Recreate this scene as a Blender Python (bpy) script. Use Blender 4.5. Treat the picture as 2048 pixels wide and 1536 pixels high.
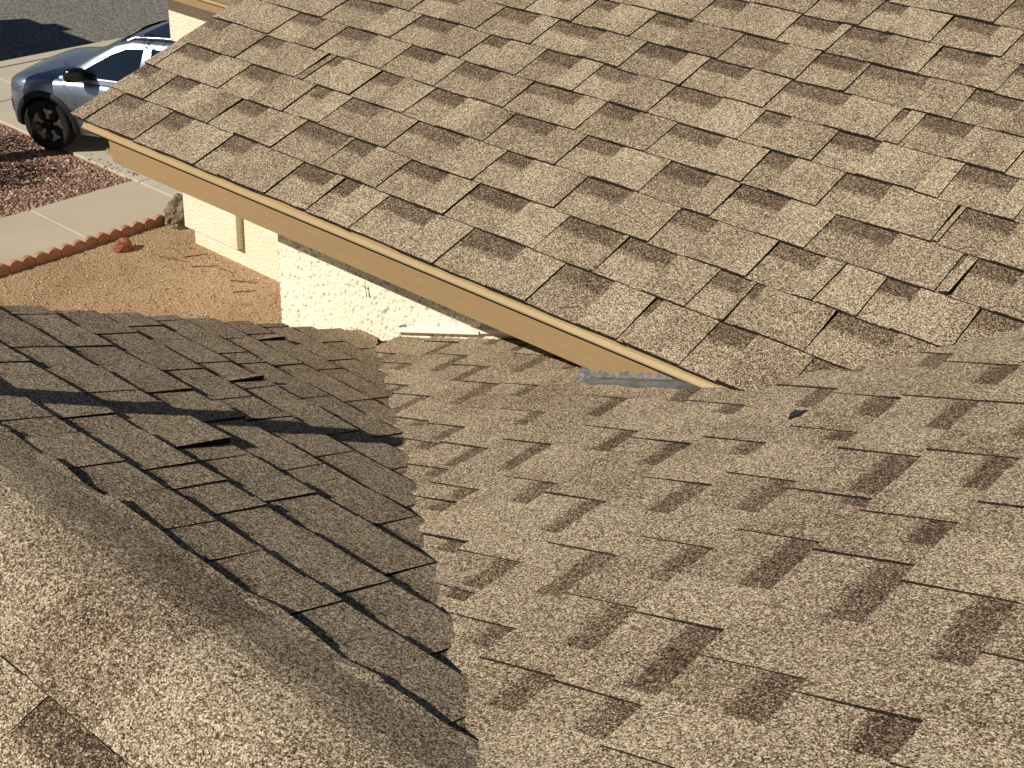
import bpy, bmesh, math, random
from mathutils import Vector, Matrix, noise
random.seed(11)
R = math.radians
for o in list(bpy.data.objects):
    bpy.data.objects.remove(o)
scene = bpy.context.scene
col = scene.collection

# ---------------------------------------------------------------- camera
ZG = 4.87                      # height of the upper eave above the ground
CAM = Vector((1.04375, -2.10787, 1.28711 + ZG))
RIGHT = Vector((0.76478, 0.64210, 0.05312))
DOWN = Vector((0.35288, -0.34846, -0.86836))
FWD = Vector((-0.53906, 0.68285, -0.49308))
cd = bpy.data.cameras.new('camera')
cam = bpy.data.objects.new('camera', cd)
col.objects.link(cam)
FPX = 2589.27
cd.sensor_fit = 'HORIZONTAL'
cd.sensor_width = 36.0
cd.lens = 36.0 * FPX / 2048.0
cd.clip_start = 0.05
cd.clip_end = 3000
m = Matrix((RIGHT, -DOWN, -FWD)).transposed().to_4x4()
m.translation = CAM
cam.matrix_world = m
scene.camera = cam

# ---------------------------------------------------------------- light
SUN_EL = R(34.8)
SUNH = Vector((-0.371, -0.928, 0)).normalized()      # horizontal direction towards the sun
TOSUN = (SUNH * math.cos(SUN_EL) + Vector((0, 0, math.sin(SUN_EL)))).normalized()
sd = bpy.data.lights.new('sun', 'SUN')
sd.energy = 5.0
sd.angle = R(0.5)
sd.color = (1.0, 0.955, 0.88)
sun = bpy.data.objects.new('sun', sd)
sun.rotation_euler = TOSUN.to_track_quat('Z', 'Y').to_euler()
sun.location = (0, 0, 30)
col.objects.link(sun)
world = bpy.data.worlds.new('World')
scene.world = world
world.use_nodes = True
wn = world.node_tree
sky = wn.nodes.new('ShaderNodeTexSky')
sky.sky_type = 'NISHITA'
sky.sun_disc = False
sky.air_density = 0.7
sky.dust_density = 0.3
sky.altitude = 400
sky.sun_elevation = SUN_EL
sky.sun_rotation = math.atan2(SUNH.x, SUNH.y)
bg = wn.nodes['Background']
bg.inputs['Strength'].default_value = 0.05
wn.links.new(sky.outputs[0], bg.inputs[0])
scene.view_settings.view_transform = 'Standard'
scene.view_settings.look = 'None'
scene.view_settings.exposure = 0.03
scene.view_settings.gamma = 1.0

def to_px(p):
    d = Vector(p) - CAM
    z = d.dot(FWD)
    if z < 0.05:
        return (-9999, -9999)
    return (1024 + FPX * d.dot(RIGHT) / z, 768 + FPX * d.dot(DOWN) / z)

def in_frame(p, mar=30):
    q = to_px(p)
    return -mar < q[0] < 2048 + mar and -mar < q[1] < 1536 + mar

# ---------------------------------------------------------------- materials
class NT:
    def __init__(s, name, rough=0.8, spec=0.3, metal=0.0):
        s.m = bpy.data.materials.new(name)
        s.m.use_nodes = True
        s.t = s.m.node_tree
        s.b = s.t.nodes['Principled BSDF']
        s.b.inputs['Roughness'].default_value = rough
        s.b.inputs['Specular IOR Level'].default_value = spec
        s.b.inputs['Metallic'].default_value = metal
    def n(s, typ, **kw):
        nd = s.t.nodes.new(typ)
        for k, v in kw.items():
            setattr(nd, k, v)
        return nd
    def l(s, a, b):
        s.t.links.new(a, b)
    def pos(s):
        return s.n('ShaderNodeNewGeometry').outputs['Position']
    def noise(s, scale, detail=4, rough=0.55, vec=None):
        nd = s.n('ShaderNodeTexNoise')
        nd.inputs['Scale'].default_value = scale
        nd.inputs['Detail'].default_value = detail
        nd.inputs['Roughness'].default_value = rough
        s.l(vec or s.pos(), nd.inputs['Vector'])
        return nd.outputs['Fac']
    def vor(s, scale, vec=None, feature='F1'):
        nd = s.n('ShaderNodeTexVoronoi')
        nd.feature = feature
        nd.inputs['Scale'].default_value = scale
        s.l(vec or s.pos(), nd.inputs['Vector'])
        return nd
    def math(s, op, a, b=None, c=None):
        nd = s.n('ShaderNodeMath', operation=op)
        for i, v in enumerate((a, b, c)):
            if v is None:
                continue
            if isinstance(v, (int, float)):
                nd.inputs[i].default_value = v
            else:
                s.l(v, nd.inputs[i])
        return nd.outputs[0]
    def ramp(s, fac, stops, interp='LINEAR'):
        nd = s.n('ShaderNodeValToRGB')
        cr = nd.color_ramp
        cr.interpolation = interp
        while len(cr.elements) < len(stops):
            cr.elements.new(0.5)
        for e, (p, c) in zip(cr.elements, stops):
            e.position = p
            e.color = (*c, 1)
        s.l(fac, nd.inputs[0])
        return nd.outputs[0]
    def mix(s, fac, a, b, typ='MIX'):
        nd = s.n('ShaderNodeMix', data_type='RGBA', blend_type=typ)
        for i, v in ((0, fac), (6, a), (7, b)):
            if isinstance(v, (int, float)):
                nd.inputs[i].default_value = v
            elif isinstance(v, tuple):
                nd.inputs[i].default_value = (*v, 1)
            else:
                s.l(v, nd.inputs[i])
        return nd.outputs[2]
    def bump(s, h, strength=0.5, dist=0.01):
        nd = s.n('ShaderNodeBump')
        nd.inputs['Strength'].default_value = strength
        nd.inputs['Distance'].default_value = dist
        s.l(h, nd.inputs['Height'])
        s.l(nd.outputs[0], s.b.inputs['Normal'])
    def base(s, c):
        if isinstance(c, tuple):
            s.b.inputs['Base Color'].default_value = (*c, 1)
        else:
            s.l(c, s.b.inputs['Base Color'])
        return s

def make_granule():
    t = NT('asphalt_granules', 0.92, 0.12)
    at = t.n('ShaderNodeAttribute', attribute_name='tone')
    tone = at.outputs['Fac']
    v1 = t.vor(640)
    v2 = t.vor(360)
    s1 = t.n('ShaderNodeSeparateColor'); t.l(v1.outputs['Color'], s1.inputs[0])
    s2 = t.n('ShaderNodeSeparateColor'); t.l(v2.outputs['Color'], s2.inputs[0])
    a = t.math('MULTIPLY', s1.outputs[0], 0.55)
    b = t.math('MULTIPLY', s2.outputs[0], 0.45)
    r = t.math('ADD', a, b)
    big = t.noise(9, 3)
    bg_ = t.math('MULTIPLY', t.math('SUBTRACT', big, 0.5), 0.20)
    tn = t.math('MULTIPLY', t.math('SUBTRACT', tone, 0.5), 0.62)
    r = t.math('ADD', t.math('ADD', r, bg_), tn)
    c = t.ramp(r, [(0.08, (0.020, 0.014, 0.009)), (0.30, (0.085, 0.056, 0.037)), (0.50, (0.245, 0.175, 0.110)),
                   (0.66, (0.50, 0.395, 0.25)), (0.90, (0.80, 0.68, 0.47))])
    red = t.math('GREATER_THAN', s1.outputs[1], 0.86)
    c = t.mix(t.math('MULTIPLY', red, 0.45), c, (0.26, 0.14, 0.09))
    t.base(c)
    t.bump(t.math('MULTIPLY', r, 1.0), 0.45, 0.0016)
    return t.m
M = {}
M['gran'] = make_granule()
t = NT('asphalt_cut_edge', 0.85, 0.2)
t.base(t.ramp(t.vor(260).outputs['Color'], [(0.0, (0.008, 0.006, 0.005)), (0.75, (0.025, 0.018, 0.013)), (1.0, (0.14, 0.105, 0.065))]))
M['edge'] = t.m
t = NT('roof_felt', 0.95, 0.1).base((0.03, 0.026, 0.022)); M['felt'] = t.m

def stucco(name, c1, c2, sc=28.0, st=0.7, dist=0.02):
    t = NT(name, 0.93, 0.1)
    n1 = t.noise(5.0, 4)
    c = t.ramp(n1, [(0.3, c1), (0.7, c2)])
    n2 = t.noise(sc * 2.5, 3)
    c = t.mix(t.math('MULTIPLY', n2, 0.25), c, tuple(x * 0.86 for x in c1))
    t.base(c)
    h = t.math('ADD', t.noise(sc, 6, 0.65), t.math('MULTIPLY', t.vor(sc * 1.7).outputs['Distance'], 0.5))
    t.bump(h, st, dist)
    return t.m
M['stucco'] = stucco('cream_stucco', (0.80, 0.735, 0.55), (0.84, 0.78, 0.60), 46, 0.5, 0.008)
M['stucco2'] = stucco('cream_stucco_far', (0.78, 0.69, 0.49), (0.83, 0.76, 0.57), 30, 0.8, 0.02)

t = NT('tan_painted_wood', 0.55, 0.35)
mp = t.n('ShaderNodeMapping'); mp.inputs['Scale'].default_value = (2.5, 60, 60); t.l(t.pos(), mp.inputs[0])
g = t.noise(4, 5, 0.6, mp.outputs[0])
c = t.ramp(g, [(0.3, (0.285, 0.185, 0.087)), (0.7, (0.33, 0.215, 0.104))])
d = t.noise(7, 4)
c = t.mix(t.math('MULTIPLY', t.math('GREATER_THAN', d, 0.63), 0.2), c, (0.30, 0.20, 0.10))
t.base(c); t.bump(g, 0.25, 0.003)
M['wood'] = t.m
t = NT('tan_painted_metal', 0.38, 0.5)
c = t.ramp(t.noise(6, 4), [(0.3, (0.36, 0.25, 0.118)), (0.7, (0.41, 0.29, 0.142))])
t.base(c); M['drip'] = t.m
t = NT('bare_grey_metal', 0.35, 0.5, 0.3).base((0.55, 0.56, 0.57)); M['bare'] = t.m
t = NT('weathered_grey_wood', 0.9, 0.1)
c = t.ramp(t.noise(60, 5, 0.7), [(0.3, (0.06, 0.058, 0.055)), (0.6, (0.22, 0.21, 0.20)), (0.8, (0.50, 0.47, 0.42))])
t.base(c); t.bump(t.noise(90, 4), 0.8, 0.006); M['greywood'] = t.m
t = NT('grey_roof_cement', 0.8, 0.2)
c = t.ramp(t.noise(40, 5, 0.65), [(0.3, (0.07, 0.068, 0.063)), (0.7, (0.15, 0.143, 0.13))])
t.base(c); t.bump(t.noise(70, 4), 0.5, 0.004); M['cement'] = t.m
t = NT('tar', 0.6, 0.3).base((0.03, 0.032, 0.035)); M['tar'] = t.m
t = NT('white_flashing', 0.4, 0.4).base((0.80, 0.76, 0.64)); M['flash'] = t.m

t = NT('dirt', 0.95, 0.1)
n1 = t.noise(0.9, 5)
c = t.ramp(n1, [(0.3, (0.44, 0.265, 0.135)), (0.55, (0.54, 0.365, 0.20)), (0.75, (0.53, 0.315, 0.16))])
c = t.mix(t.math('MULTIPLY', t.math('GREATER_THAN', t.noise(6, 6, 0.7), 0.60), 0.55), c, (0.23, 0.12, 0.065))
sp = t.n('ShaderNodeSeparateColor'); t.l(t.vor(85).outputs['Color'], sp.inputs[0])
c = t.mix(t.math('MULTIPLY', t.math('GREATER_THAN', sp.outputs[0], 0.62), 0.5), c, (0.60, 0.45, 0.28))
c = t.mix(t.math('MULTIPLY', t.math('LESS_THAN', sp.outputs[0], 0.2), 0.55), c, (0.20, 0.115, 0.065))
t.base(c); t.bump(t.math('ADD', t.noise(22, 6, 0.7), t.math('MULTIPLY', t.vor(70).outputs['Distance'], 0.6)), 0.9, 0.03)
M['dirt'] = t.m

def concrete(name, c1, c2):
    t = NT(name, 0.9, 0.15)
    c = t.ramp(t.noise(1.3, 6, 0.6), [(0.3, c1), (0.7, c2)])
    c = t.mix(t.math('MULTIPLY', t.noise(110, 3), 0.35), c, tuple(x * 0.8 for x in c1))
    c = t.mix(t.math('MULTIPLY', t.math('GREATER_THAN', t.noise(4.5, 5, 0.7), 0.64), 0.18), c, (0.26, 0.2, 0.14))
    t.base(c); t.bump(t.noise(120, 3), 0.3, 0.004)
    return t.m
M['conc'] = concrete('path_concrete', (0.50, 0.42, 0.30), (0.57, 0.48, 0.35))
M['conc2'] = concrete('driveway_concrete', (0.52, 0.455, 0.345), (0.60, 0.52, 0.395))
t = NT('asphalt', 0.9, 0.2)
sp = t.n('ShaderNodeSeparateColor'); t.l(t.vor(38).outputs['Color'], sp.inputs[0])
c = t.ramp(sp.outputs[0], [(0.0, (0.10, 0.092, 0.078)), (0.6, (0.215, 0.20, 0.17)), (1.0, (0.40, 0.37, 0.31))])
c = t.mix(t.math('MULTIPLY', t.noise(0.5, 4), 0.4), c, (0.13, 0.12, 0.10))
t.base(c); t.bump(t.vor(38).outputs['Distance'], 0.6, 0.02); M['asphalt'] = t.m
def stone_mat(name, stops):
    t = NT(name, 0.9, 0.15)
    at = t.n('ShaderNodeAttribute', attribute_name='tone')
    t.base(t.ramp(at.outputs['Fac'], stops))
    t.bump(t.noise(60, 4), 0.5, 0.01)
    return t.m
M['gravel'] = stone_mat('red_gravel', [(0, (0.17, 0.092, 0.066)), (0.4, (0.31, 0.18, 0.13)), (0.7, (0.42, 0.265, 0.19)), (0.92, (0.53, 0.37, 0.265)), (1, (0.66, 0.54, 0.42))])
M['pebble'] = stone_mat('tan_pebbles', [(0, (0.20, 0.11, 0.06)), (0.4, (0.42, 0.27, 0.15)), (0.8, (0.54, 0.40, 0.245)), (1, (0.70, 0.58, 0.40))])
t = NT('terracotta', 0.85, 0.15)
t.base(t.ramp(t.noise(14, 4), [(0.3, (0.36, 0.165, 0.092)), (0.7, (0.47, 0.25, 0.15))])); t.bump(t.noise(70, 3), 0.4, 0.006); M['terra'] = t.m
t = NT('red_rock', 0.9, 0.1)
t.base(t.ramp(t.noise(12, 5, 0.7), [(0.3, (0.22, 0.075, 0.042)), (0.6, (0.44, 0.19, 0.11)), (0.8, (0.55, 0.33, 0.2))])); t.bump(t.noise(30, 5), 0.8, 0.03); M['redrock'] = t.m
t = NT('brown_boulder', 0.9, 0.1)
t.base(t.ramp(t.noise(11, 5, 0.7), [(0.3, (0.10, 0.075, 0.05)), (0.55, (0.25, 0.185, 0.12)), (0.75, (0.42, 0.33, 0.23))])); t.bump(t.noise(26, 6), 0.9, 0.04); M['boulder'] = t.m
t = NT('silver_car_paint', 0.28, 0.5, 0.75).base((0.26, 0.295, 0.345)); t.b.inputs['Coat Weight'].default_value = 0.6; t.b.inputs['Coat Roughness'].default_value = 0.06; M['paint'] = t.m
t = NT('dark_car_glass', 0.05, 0.6).base((0.006, 0.012, 0.022)); M['glass'] = t.m
t = NT('black_plastic', 0.55, 0.35).base((0.014, 0.014, 0.015)); M['plastic'] = t.m
t = NT('gloss_black', 0.2, 0.5).base((0.01, 0.01, 0.012)); M['gloss'] = t.m
t = NT('tyre_rubber', 0.8, 0.2).base((0.016, 0.015, 0.014)); M['rubber'] = t.m
t = NT('machined_alloy', 0.3, 0.5, 0.85).base((0.72, 0.72, 0.72)); M['alloy'] = t.m
t = NT('chrome', 0.15, 0.5, 1.0).base((0.75, 0.75, 0.76)); M['chrome'] = t.m
t = NT('amber_lens', 0.25, 0.5).base((0.75, 0.36, 0.03)); M['amber'] = t.m
t = NT('headlamp_lens', 0.12, 0.6).base((0.30, 0.34, 0.38)); M['lens'] = t.m
t = NT('white_truck_paint', 0.4, 0.4).base((0.7, 0.7, 0.68)); M['white'] = t.m
t = NT('bark', 0.95, 0.1)
t.base(t.ramp(t.noise(18, 5, 0.7), [(0.3, (0.10, 0.05, 0.028)), (0.7, (0.24, 0.13, 0.075))])); t.bump(t.noise(40, 4), 0.8, 0.03); M['bark'] = t.m
t = NT('leaf', 0.6, 0.3).base((0.07, 0.10, 0.035)); M['leaf'] = t.m
t = NT('pipe_paint', 0.6, 0.3).base((0.25, 0.2, 0.14)); M['pipe'] = t.m

# ---------------------------------------------------------------- mesh helpers
class MB:
    def __init__(s):
        s.v = []; s.f = []; s.fm = []; s.t = []
    def face(s, pts, mi=0, tones=None):
        b = len(s.v)
        for i, p in enumerate(pts):
            s.v.append(tuple(p)); s.t.append(tones[i] if tones else 0.5)
        s.f.append(tuple(range(b, b + len(pts)))); s.fm.append(mi)
    def box(s, lo, hi, mi=0):
        x0, y0, z0 = lo; x1, y1, z1 = hi
        p = [(x0, y0, z0), (x1, y0, z0), (x1, y1, z0), (x0, y1, z0), (x0, y0, z1), (x1, y0, z1), (x1, y1, z1), (x0, y1, z1)]
        for q in ((3, 2, 1, 0), (4, 5, 6, 7), (0, 1, 5, 4), (1, 2, 6, 5), (2, 3, 7, 6), (3, 0, 4, 7)):
            s.face([p[i] for i in q], mi)
    def prism(s, poly, ax, a0, a1, mi=0):
        """extrude a 2d polygon along axis ax"""
        def P(q, a):
            return {'x': (a, q[0], q[1]), 'y': (q[0], a, q[1]), 'z': (q[0], q[1], a)}[ax]
        n = len(poly)
        s.face([P(q, a0) for q in poly][::-1], mi); s.face([P(q, a1) for q in poly], mi)
        for i in range(n):
            a, b = poly[i], poly[(i + 1) % n]
            s.face([P(a, a0), P(b, a0), P(b, a1), P(a, a1)], mi)
    def build(s, name, mats, parent=None, smooth=False, merge=False, bevel=0.0):
        me = bpy.data.meshes.new(name)
        me.from_pydata(s.v, [], s.f)
        for k in (mats if isinstance(mats, (list, tuple)) else [mats]):
            me.materials.append(M[k])
        me.polygons.foreach_set('material_index', s.fm)
        at = me.attributes.new('tone', 'FLOAT', 'POINT')
        at.data.foreach_set('value', s.t)
        if merge or bevel:
            bm = bmesh.new(); bm.from_mesh(me)
            bmesh.ops.remove_doubles(bm, verts=bm.verts, dist=1e-5)
            bmesh.ops.recalc_face_normals(bm, faces=bm.faces)
            if bevel:
                bmesh.ops.bevel(bm, geom=bm.edges[:], offset=bevel, segments=2, affect='EDGES', profile=0.6)
            bm.to_mesh(me); bm.free()
        if smooth:
            me.polygons.foreach_set('use_smooth', [True] * len(me.polygons))
        me.update()
        o = bpy.data.objects.new(name, me)
        col.objects.link(o)
        if parent is not None:
            o.parent = parent
        return o

def tag(o, label=None, cat=None, group=None, kind=None):
    for k, v in (('label', label), ('category', cat), ('group', group), ('kind', kind)):
        if v:
            o[k] = v
    return o
def empty(name, label, cat, group=None):
    o = bpy.data.objects.new(name, None)
    o.empty_display_size = 0.2
    col.objects.link(o)
    return tag(o, label, cat, group)
def rnd(a, b):
    return random.uniform(a, b)

# ================================================================ HOUSE
house = empty('house', 'two-storey cream stucco house with brown asphalt shingle roofs and tan fascia', 'house')
S = 0.37202; K = math.sqrt(1 + S * S)
S3 = 0.42; K3 = math.sqrt(1 + S3 * S3)
YR, ZR = -1.36, 0.171                       # ridge of the small gable
EX = 0.143

def wav(x, y):
    return 0.0035 * noise.noise(Vector((x * 2.1, y * 2.1, 3.3))) + 0.002 * noise.noise(Vector((x * 6, y * 6, 9.1)))

# planes: (u,v) -> world, v measured along the slope
NRM = {1: Vector((0, -S, 1)).normalized(), 2: Vector((-S, 0, 1)).normalized(), 3: Vector((0, S3, 1)).normalized(), 0: Vector((0, -S3, 1)).normalized()}
def P1(u, v): return Vector((u, v / K, S * v / K))
def P2(u, v): return Vector((v / K, -u, S * v / K))                     # v rises with +x, u = -y
def P3(u, v): return Vector((u, -v / K3, -0.40 + S3 * v / K3))         # v rises with -y
def P0(u, v): return Vector((u, YR + v / K3, ZR + S3 * v / K3))        # v negative below the ridge
def world_pt(pl, u, v, h):
    b = {1: P1, 2: P2, 3: P3, 0: P0}[pl](u, v)
    q = b + NRM[pl] * (h + wav(b.x, b.y))
    return (q.x, q.y, q.z + ZG)

def clip(poly, fn):
    """keep the part of the polygon [(u,v,h,tone)] where fn(u,v)>=0"""
    out = []
    n = len(poly)
    for i in range(n):
        a, b = poly[i], poly[(i + 1) % n]
        fa, fb = fn(a[0], a[1]), fn(b[0], b[1])
        if fa >= 0:
            out.append(a)
        if (fa >= 0) != (fb >= 0):
            k = fa / (fa - fb)
            out.append(tuple(a[j] + (b[j] - a[j]) * k for j in range(4)))
    return out

def lim(pl, uc, vc):
    """clip functions of a slope"""
    if pl == 1:
        return [lambda u, v: u + 2.365, lambda u, v: v / K - u + 0.035]
    if pl == 2:
        f = []
        y, x = -uc, vc / K
        if x > 0.30:
            f.append(lambda u, v: -(-u - v / K - 0.035))
        else:
            f.append(lambda u, v: 0.318 + u)
        if y > -1.36:
            f.append(lambda u, v: S * v / K - S3 * u + 0.40 + 0.012)
        else:
            f.append(lambda u, v: S * v / K - ZR - S3 * (-u - YR) + 0.012)
        return f
    if pl == 3:
        return [lambda u, v: u + 1.462, lambda u, v: 0.012 - (S * u - S3 * v / K3 + 0.40), lambda u, v: 0.312 + v / K3]
    return [lambda u, v: u + 1.462, lambda u, v: 0.012 - (S * u - ZR - S3 * (v / K3))]

HT0, HT1 = 0.0105, 0.0045      # tooth surface: at its butt and one exposure up
HG0, HG1 = 0.0078, 0.0018      # base ply

VAR = {1: 0.6, 2: 0.45, 3: 0.25, 0: 0.4}
GAPH = {1: 0.0034, 2: 0.0026, 3: 0.0022, 0: 0.002}
def shingle(pl, u0, g, u1, v0, v1, vdir, mb, lift=0.0, hs=1.0, band=True, light=0.0):
    """one laminated tab: base ply with its dark band, then the raised tooth.
    v0 is the butt, v1 where the next course covers it"""
    fs = lim(pl, (u0 + u1) / 2, (v0 + v1) / 2)
    ex = v1 - v0
    lf = [rnd(-0.0006, 0.0012) for _ in range(4)]
    vj = rnd(-0.002, 0.002); uj = rnd(-0.004, 0.004)
    def H(tooth, u, w):
        a, b = HT0 * hs, HT1 * hs
        if not tooth:
            a -= GAPH[pl]; b -= GAPH[pl]
        k = (u - u0) / max(1e-6, u1 - u0)
        base = a + (b - a) * w
        return base + (1 - w) * (lf[0] * (1 - k) + lf[1] * k) + (lift * (1 - w) * k if tooth else 0)
    def put(poly, mi, flat=False):
        for f in fs:
            poly = clip(poly, f)
            if len(poly) < 3:
                return
        mb.face([world_pt(pl, q[0], q[1], q[2]) for q in poly], mi, [q[3] for q in poly])
    def strip(a, b, tooth, tones, rows):
        n = max(1, int(round((b - a) / 0.065)))
        us = [a + (b - a) * i / n for i in range(n + 1)]
        jit = [rnd(-0.0016, 0.0016) for _ in us]
        jh = [rnd(-0.0009, 0.0012) for _ in us]
        for i in range(n):
            for j in range(len(rows) - 1):
                w0, w1 = rows[j][0], rows[j + 1][0]
                q = []
                for (ii, w, r) in ((i, w0, rows[j]), (i + 1, w0, rows[j]), (i + 1, w1, rows[j + 1]), (i, w1, rows[j + 1])):
                    u = us[ii]
                    uu = u + (uj * w if 0 < ii < n or not tooth else (uj * w))
                    vv = v0 + ex * w + ((jit[ii] + vj) if w == 0 else 0)
                    k = (u - a) / max(1e-6, b - a)
                    tn = tones(k) if r[1] is None else r[1]
                    q.append((uu, vv, H(tooth, u, w) + (jh[ii] if w == 0 else 0), tn))
                put(q, 0)
            # butt face
            ql = []
            for (ii, low) in ((i, 1), (i, 0), (i + 1, 0), (i + 1, 1)):
                u = us[ii]
                top = H(tooth, u, 0) + jh[ii]
                ql.append((u, v0 + jit[ii] + vj, -0.004 if low else top, 0.5))
            put(ql, 1)
    vr = VAR[pl]
    t0 = 0.52 + rnd(-0.07, 0.07) * vr + light
    if g > 0.004:
        bt = (0.15 if pl != 3 else 0.36) + rnd(0, 0.09)
        gt = t0 + rnd(-0.08, 0.10) * vr
        if band:
            rows = [(0.0, gt), (0.58 + rnd(-.04, .04), gt), (0.70 + rnd(-.03, .03), bt), (1.08, bt)]
        else:
            rows = [(0.0, gt), (1.08, gt - .05)]
        strip(u0, u0 + g, False, None, rows)
    else:
        g = 0.0
    if u1 - u0 - g > 0.004:
        nz = 1 if u1 - u0 - g < 0.12 else random.choice((1, 2, 2, 3))
        zs = sorted(rnd(0.2, 0.8) for _ in range(nz - 1))
        zt = [0.53 + (random.choice((-0.16, -0.06, 0.03, 0.09, 0.13)) + rnd(-.04, .04)) * vr + light for _ in range(nz)]
        def tones(k):
            for i, z in enumerate(zs):
                if k < z:
                    return zt[i]
            return zt[-1]
        strip(u0 + g, u1, True, tones, [(0.0, None), (1.08, None)])
        for (u, sgn) in ((u0 + g, -1), (u1, 1)):
            du = uj
            q = [(u, v0 + vj, -0.004, 0.5), (u, v0 + vj, H(True, u, 0), 0.5), (u + du, v1, H(True, u, 1), 0.5), (u + du, v1, -0.004, 0.5)]
            put(q, 1)

def lay_course(pl, roof, v0, v1, lines, umin, umax, rest, band=True, lifts=None, hs=1.0):
    """lines: list of (u, gap)"""
    L = []
    for u, g in sorted(lines):
        if L and u - L[-1][0] < 0.012:
            continue
        L.append([u, g])
    # fill outside what was observed
    if not L:
        L = [[(umin + umax) / 2, rnd(.08, .16)]]
    while L[-1][0] < umax:
        L.append([L[-1][0] + rnd(0.17, 0.30), rnd(0.07, 0.15)])
    while L[0][0] > umin:
        L.insert(0, [L[0][0] - rnd(0.18, 0.30), rnd(0.07, 0.15)])
    # split wide pieces
    i = 0
    while i < len(L) - 1:
        if L[i + 1][0] - L[i][0] > 0.40:
            L.insert(i + 1, [L[i][0] + (L[i + 1][0] - L[i][0]) * rnd(.45, .55), rnd(.06, .12)])
        i += 1
    for i in range(len(L) - 1):
        u0, g = L[i]; u1 = L[i + 1][0]
        if g is None:
            g = rnd(0.06, 0.14)
        g = max(0.0, min(g, u1 - u0 - 0.012 if u1 - u0 > .05 else (u1 - u0) * .3))
        a = max(u0, umin - 0.5); b = u1
        cpt = Vector(world_pt(pl, (a + b) / 2, (v0 + v1) / 2, 0))
        vis = in_frame(cpt, 60) or in_frame(world_pt(pl, a, v0, 0), 5) or in_frame(world_pt(pl, b, v1, 0), 5)
        lift = 0.0
        if lifts:
            for (lu, lh) in lifts:
                if abs(u1 - lu) < 0.012:
                    lift = lh
        mb = MB() if vis else rest
        shingle(pl, a, g, b, v0, v1, 1, mb, lift, hs, band)
        if vis and mb.f:
            mb.build('shingle', ['gran', 'edge'], roof)

# ---- decks (one per slope) -------------------------------------------------
def deck(poly, pl, th=0.05):
    mb = MB()
    top = [Vector((x, y, z + ZG)) - NRM[pl] * 0.006 for x, y, z in poly]
    bot = [p - Vector((0, 0, th)) for p in top]
    mb.face(top); mb.face(bot[::-1])
    n = len(top)
    for i in range(n):
        mb.face([bot[i], bot[(i + 1) % n], top[(i + 1) % n], top[i]])
    return mb
def z1(y): return S * y
def z2(x): return S * x
def z3(y): return -0.40 - S3 * y
def z0(y): return ZR + S3 * (y - YR)
Y1T = 2.45; X2T = 2.6
roof1 = deck([(-2.33, 0.01, z1(.01)), (0.01, 0.01, z1(.01)), (Y1T, Y1T, z1(Y1T)), (-2.33, Y1T, z1(Y1T))], 1).build('roof_slope', 'felt', house)
roof1['label'] = 'brown shingle slope above the tan fascia, facing the yard'
xv = lambda y: (-0.40 - S3 * y) / S
roof2 = deck([(xv(.31), .31, z2(xv(.31))), (xv(YR), YR, z2(xv(YR))), ((z0(-3.2)) / S, -3.2, z0(-3.2)), (X2T, -3.2, z2(X2T)), (X2T, X2T, z2(X2T)), (.31, .31, z2(.31))], 2, .04).build('roof_slope', 'felt', house)
roof2['label'] = 'sunlit tan shingle slope running down to the valley'
roof3 = deck([(-1.44, .31, z3(.31)), (-1.44, YR, z3(YR)), (xv(YR), YR, z3(YR)), (xv(.31), .31, z3(.31))][::-1], 3).build('roof_slope', 'felt', house)
roof3['label'] = 'shaded shingle slope of the small gable with long black shadow lines'
roof0 = deck([(-1.44, -3.2, z0(-3.2)), (z0(-3.2) / S, -3.2, z0(-3.2)), (xv(YR), YR, z0(YR)), (-1.44, YR, z0(YR))], 0).build('roof_slope', 'felt', house)
roof0['label'] = 'bright near shingle slope of the small gable'
# the far side of the tall roof
mb = MB()
mb.face([(-2.33, Y1T, z1(Y1T) + ZG), (Y1T, Y1T, z1(Y1T) + ZG), (Y1T + 2.4, Y1T + 2.4, ZG + .02), (-2.33, Y1T + 2.4, ZG + .02)])
mb.build('back_slope', 'gran', house)

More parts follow.
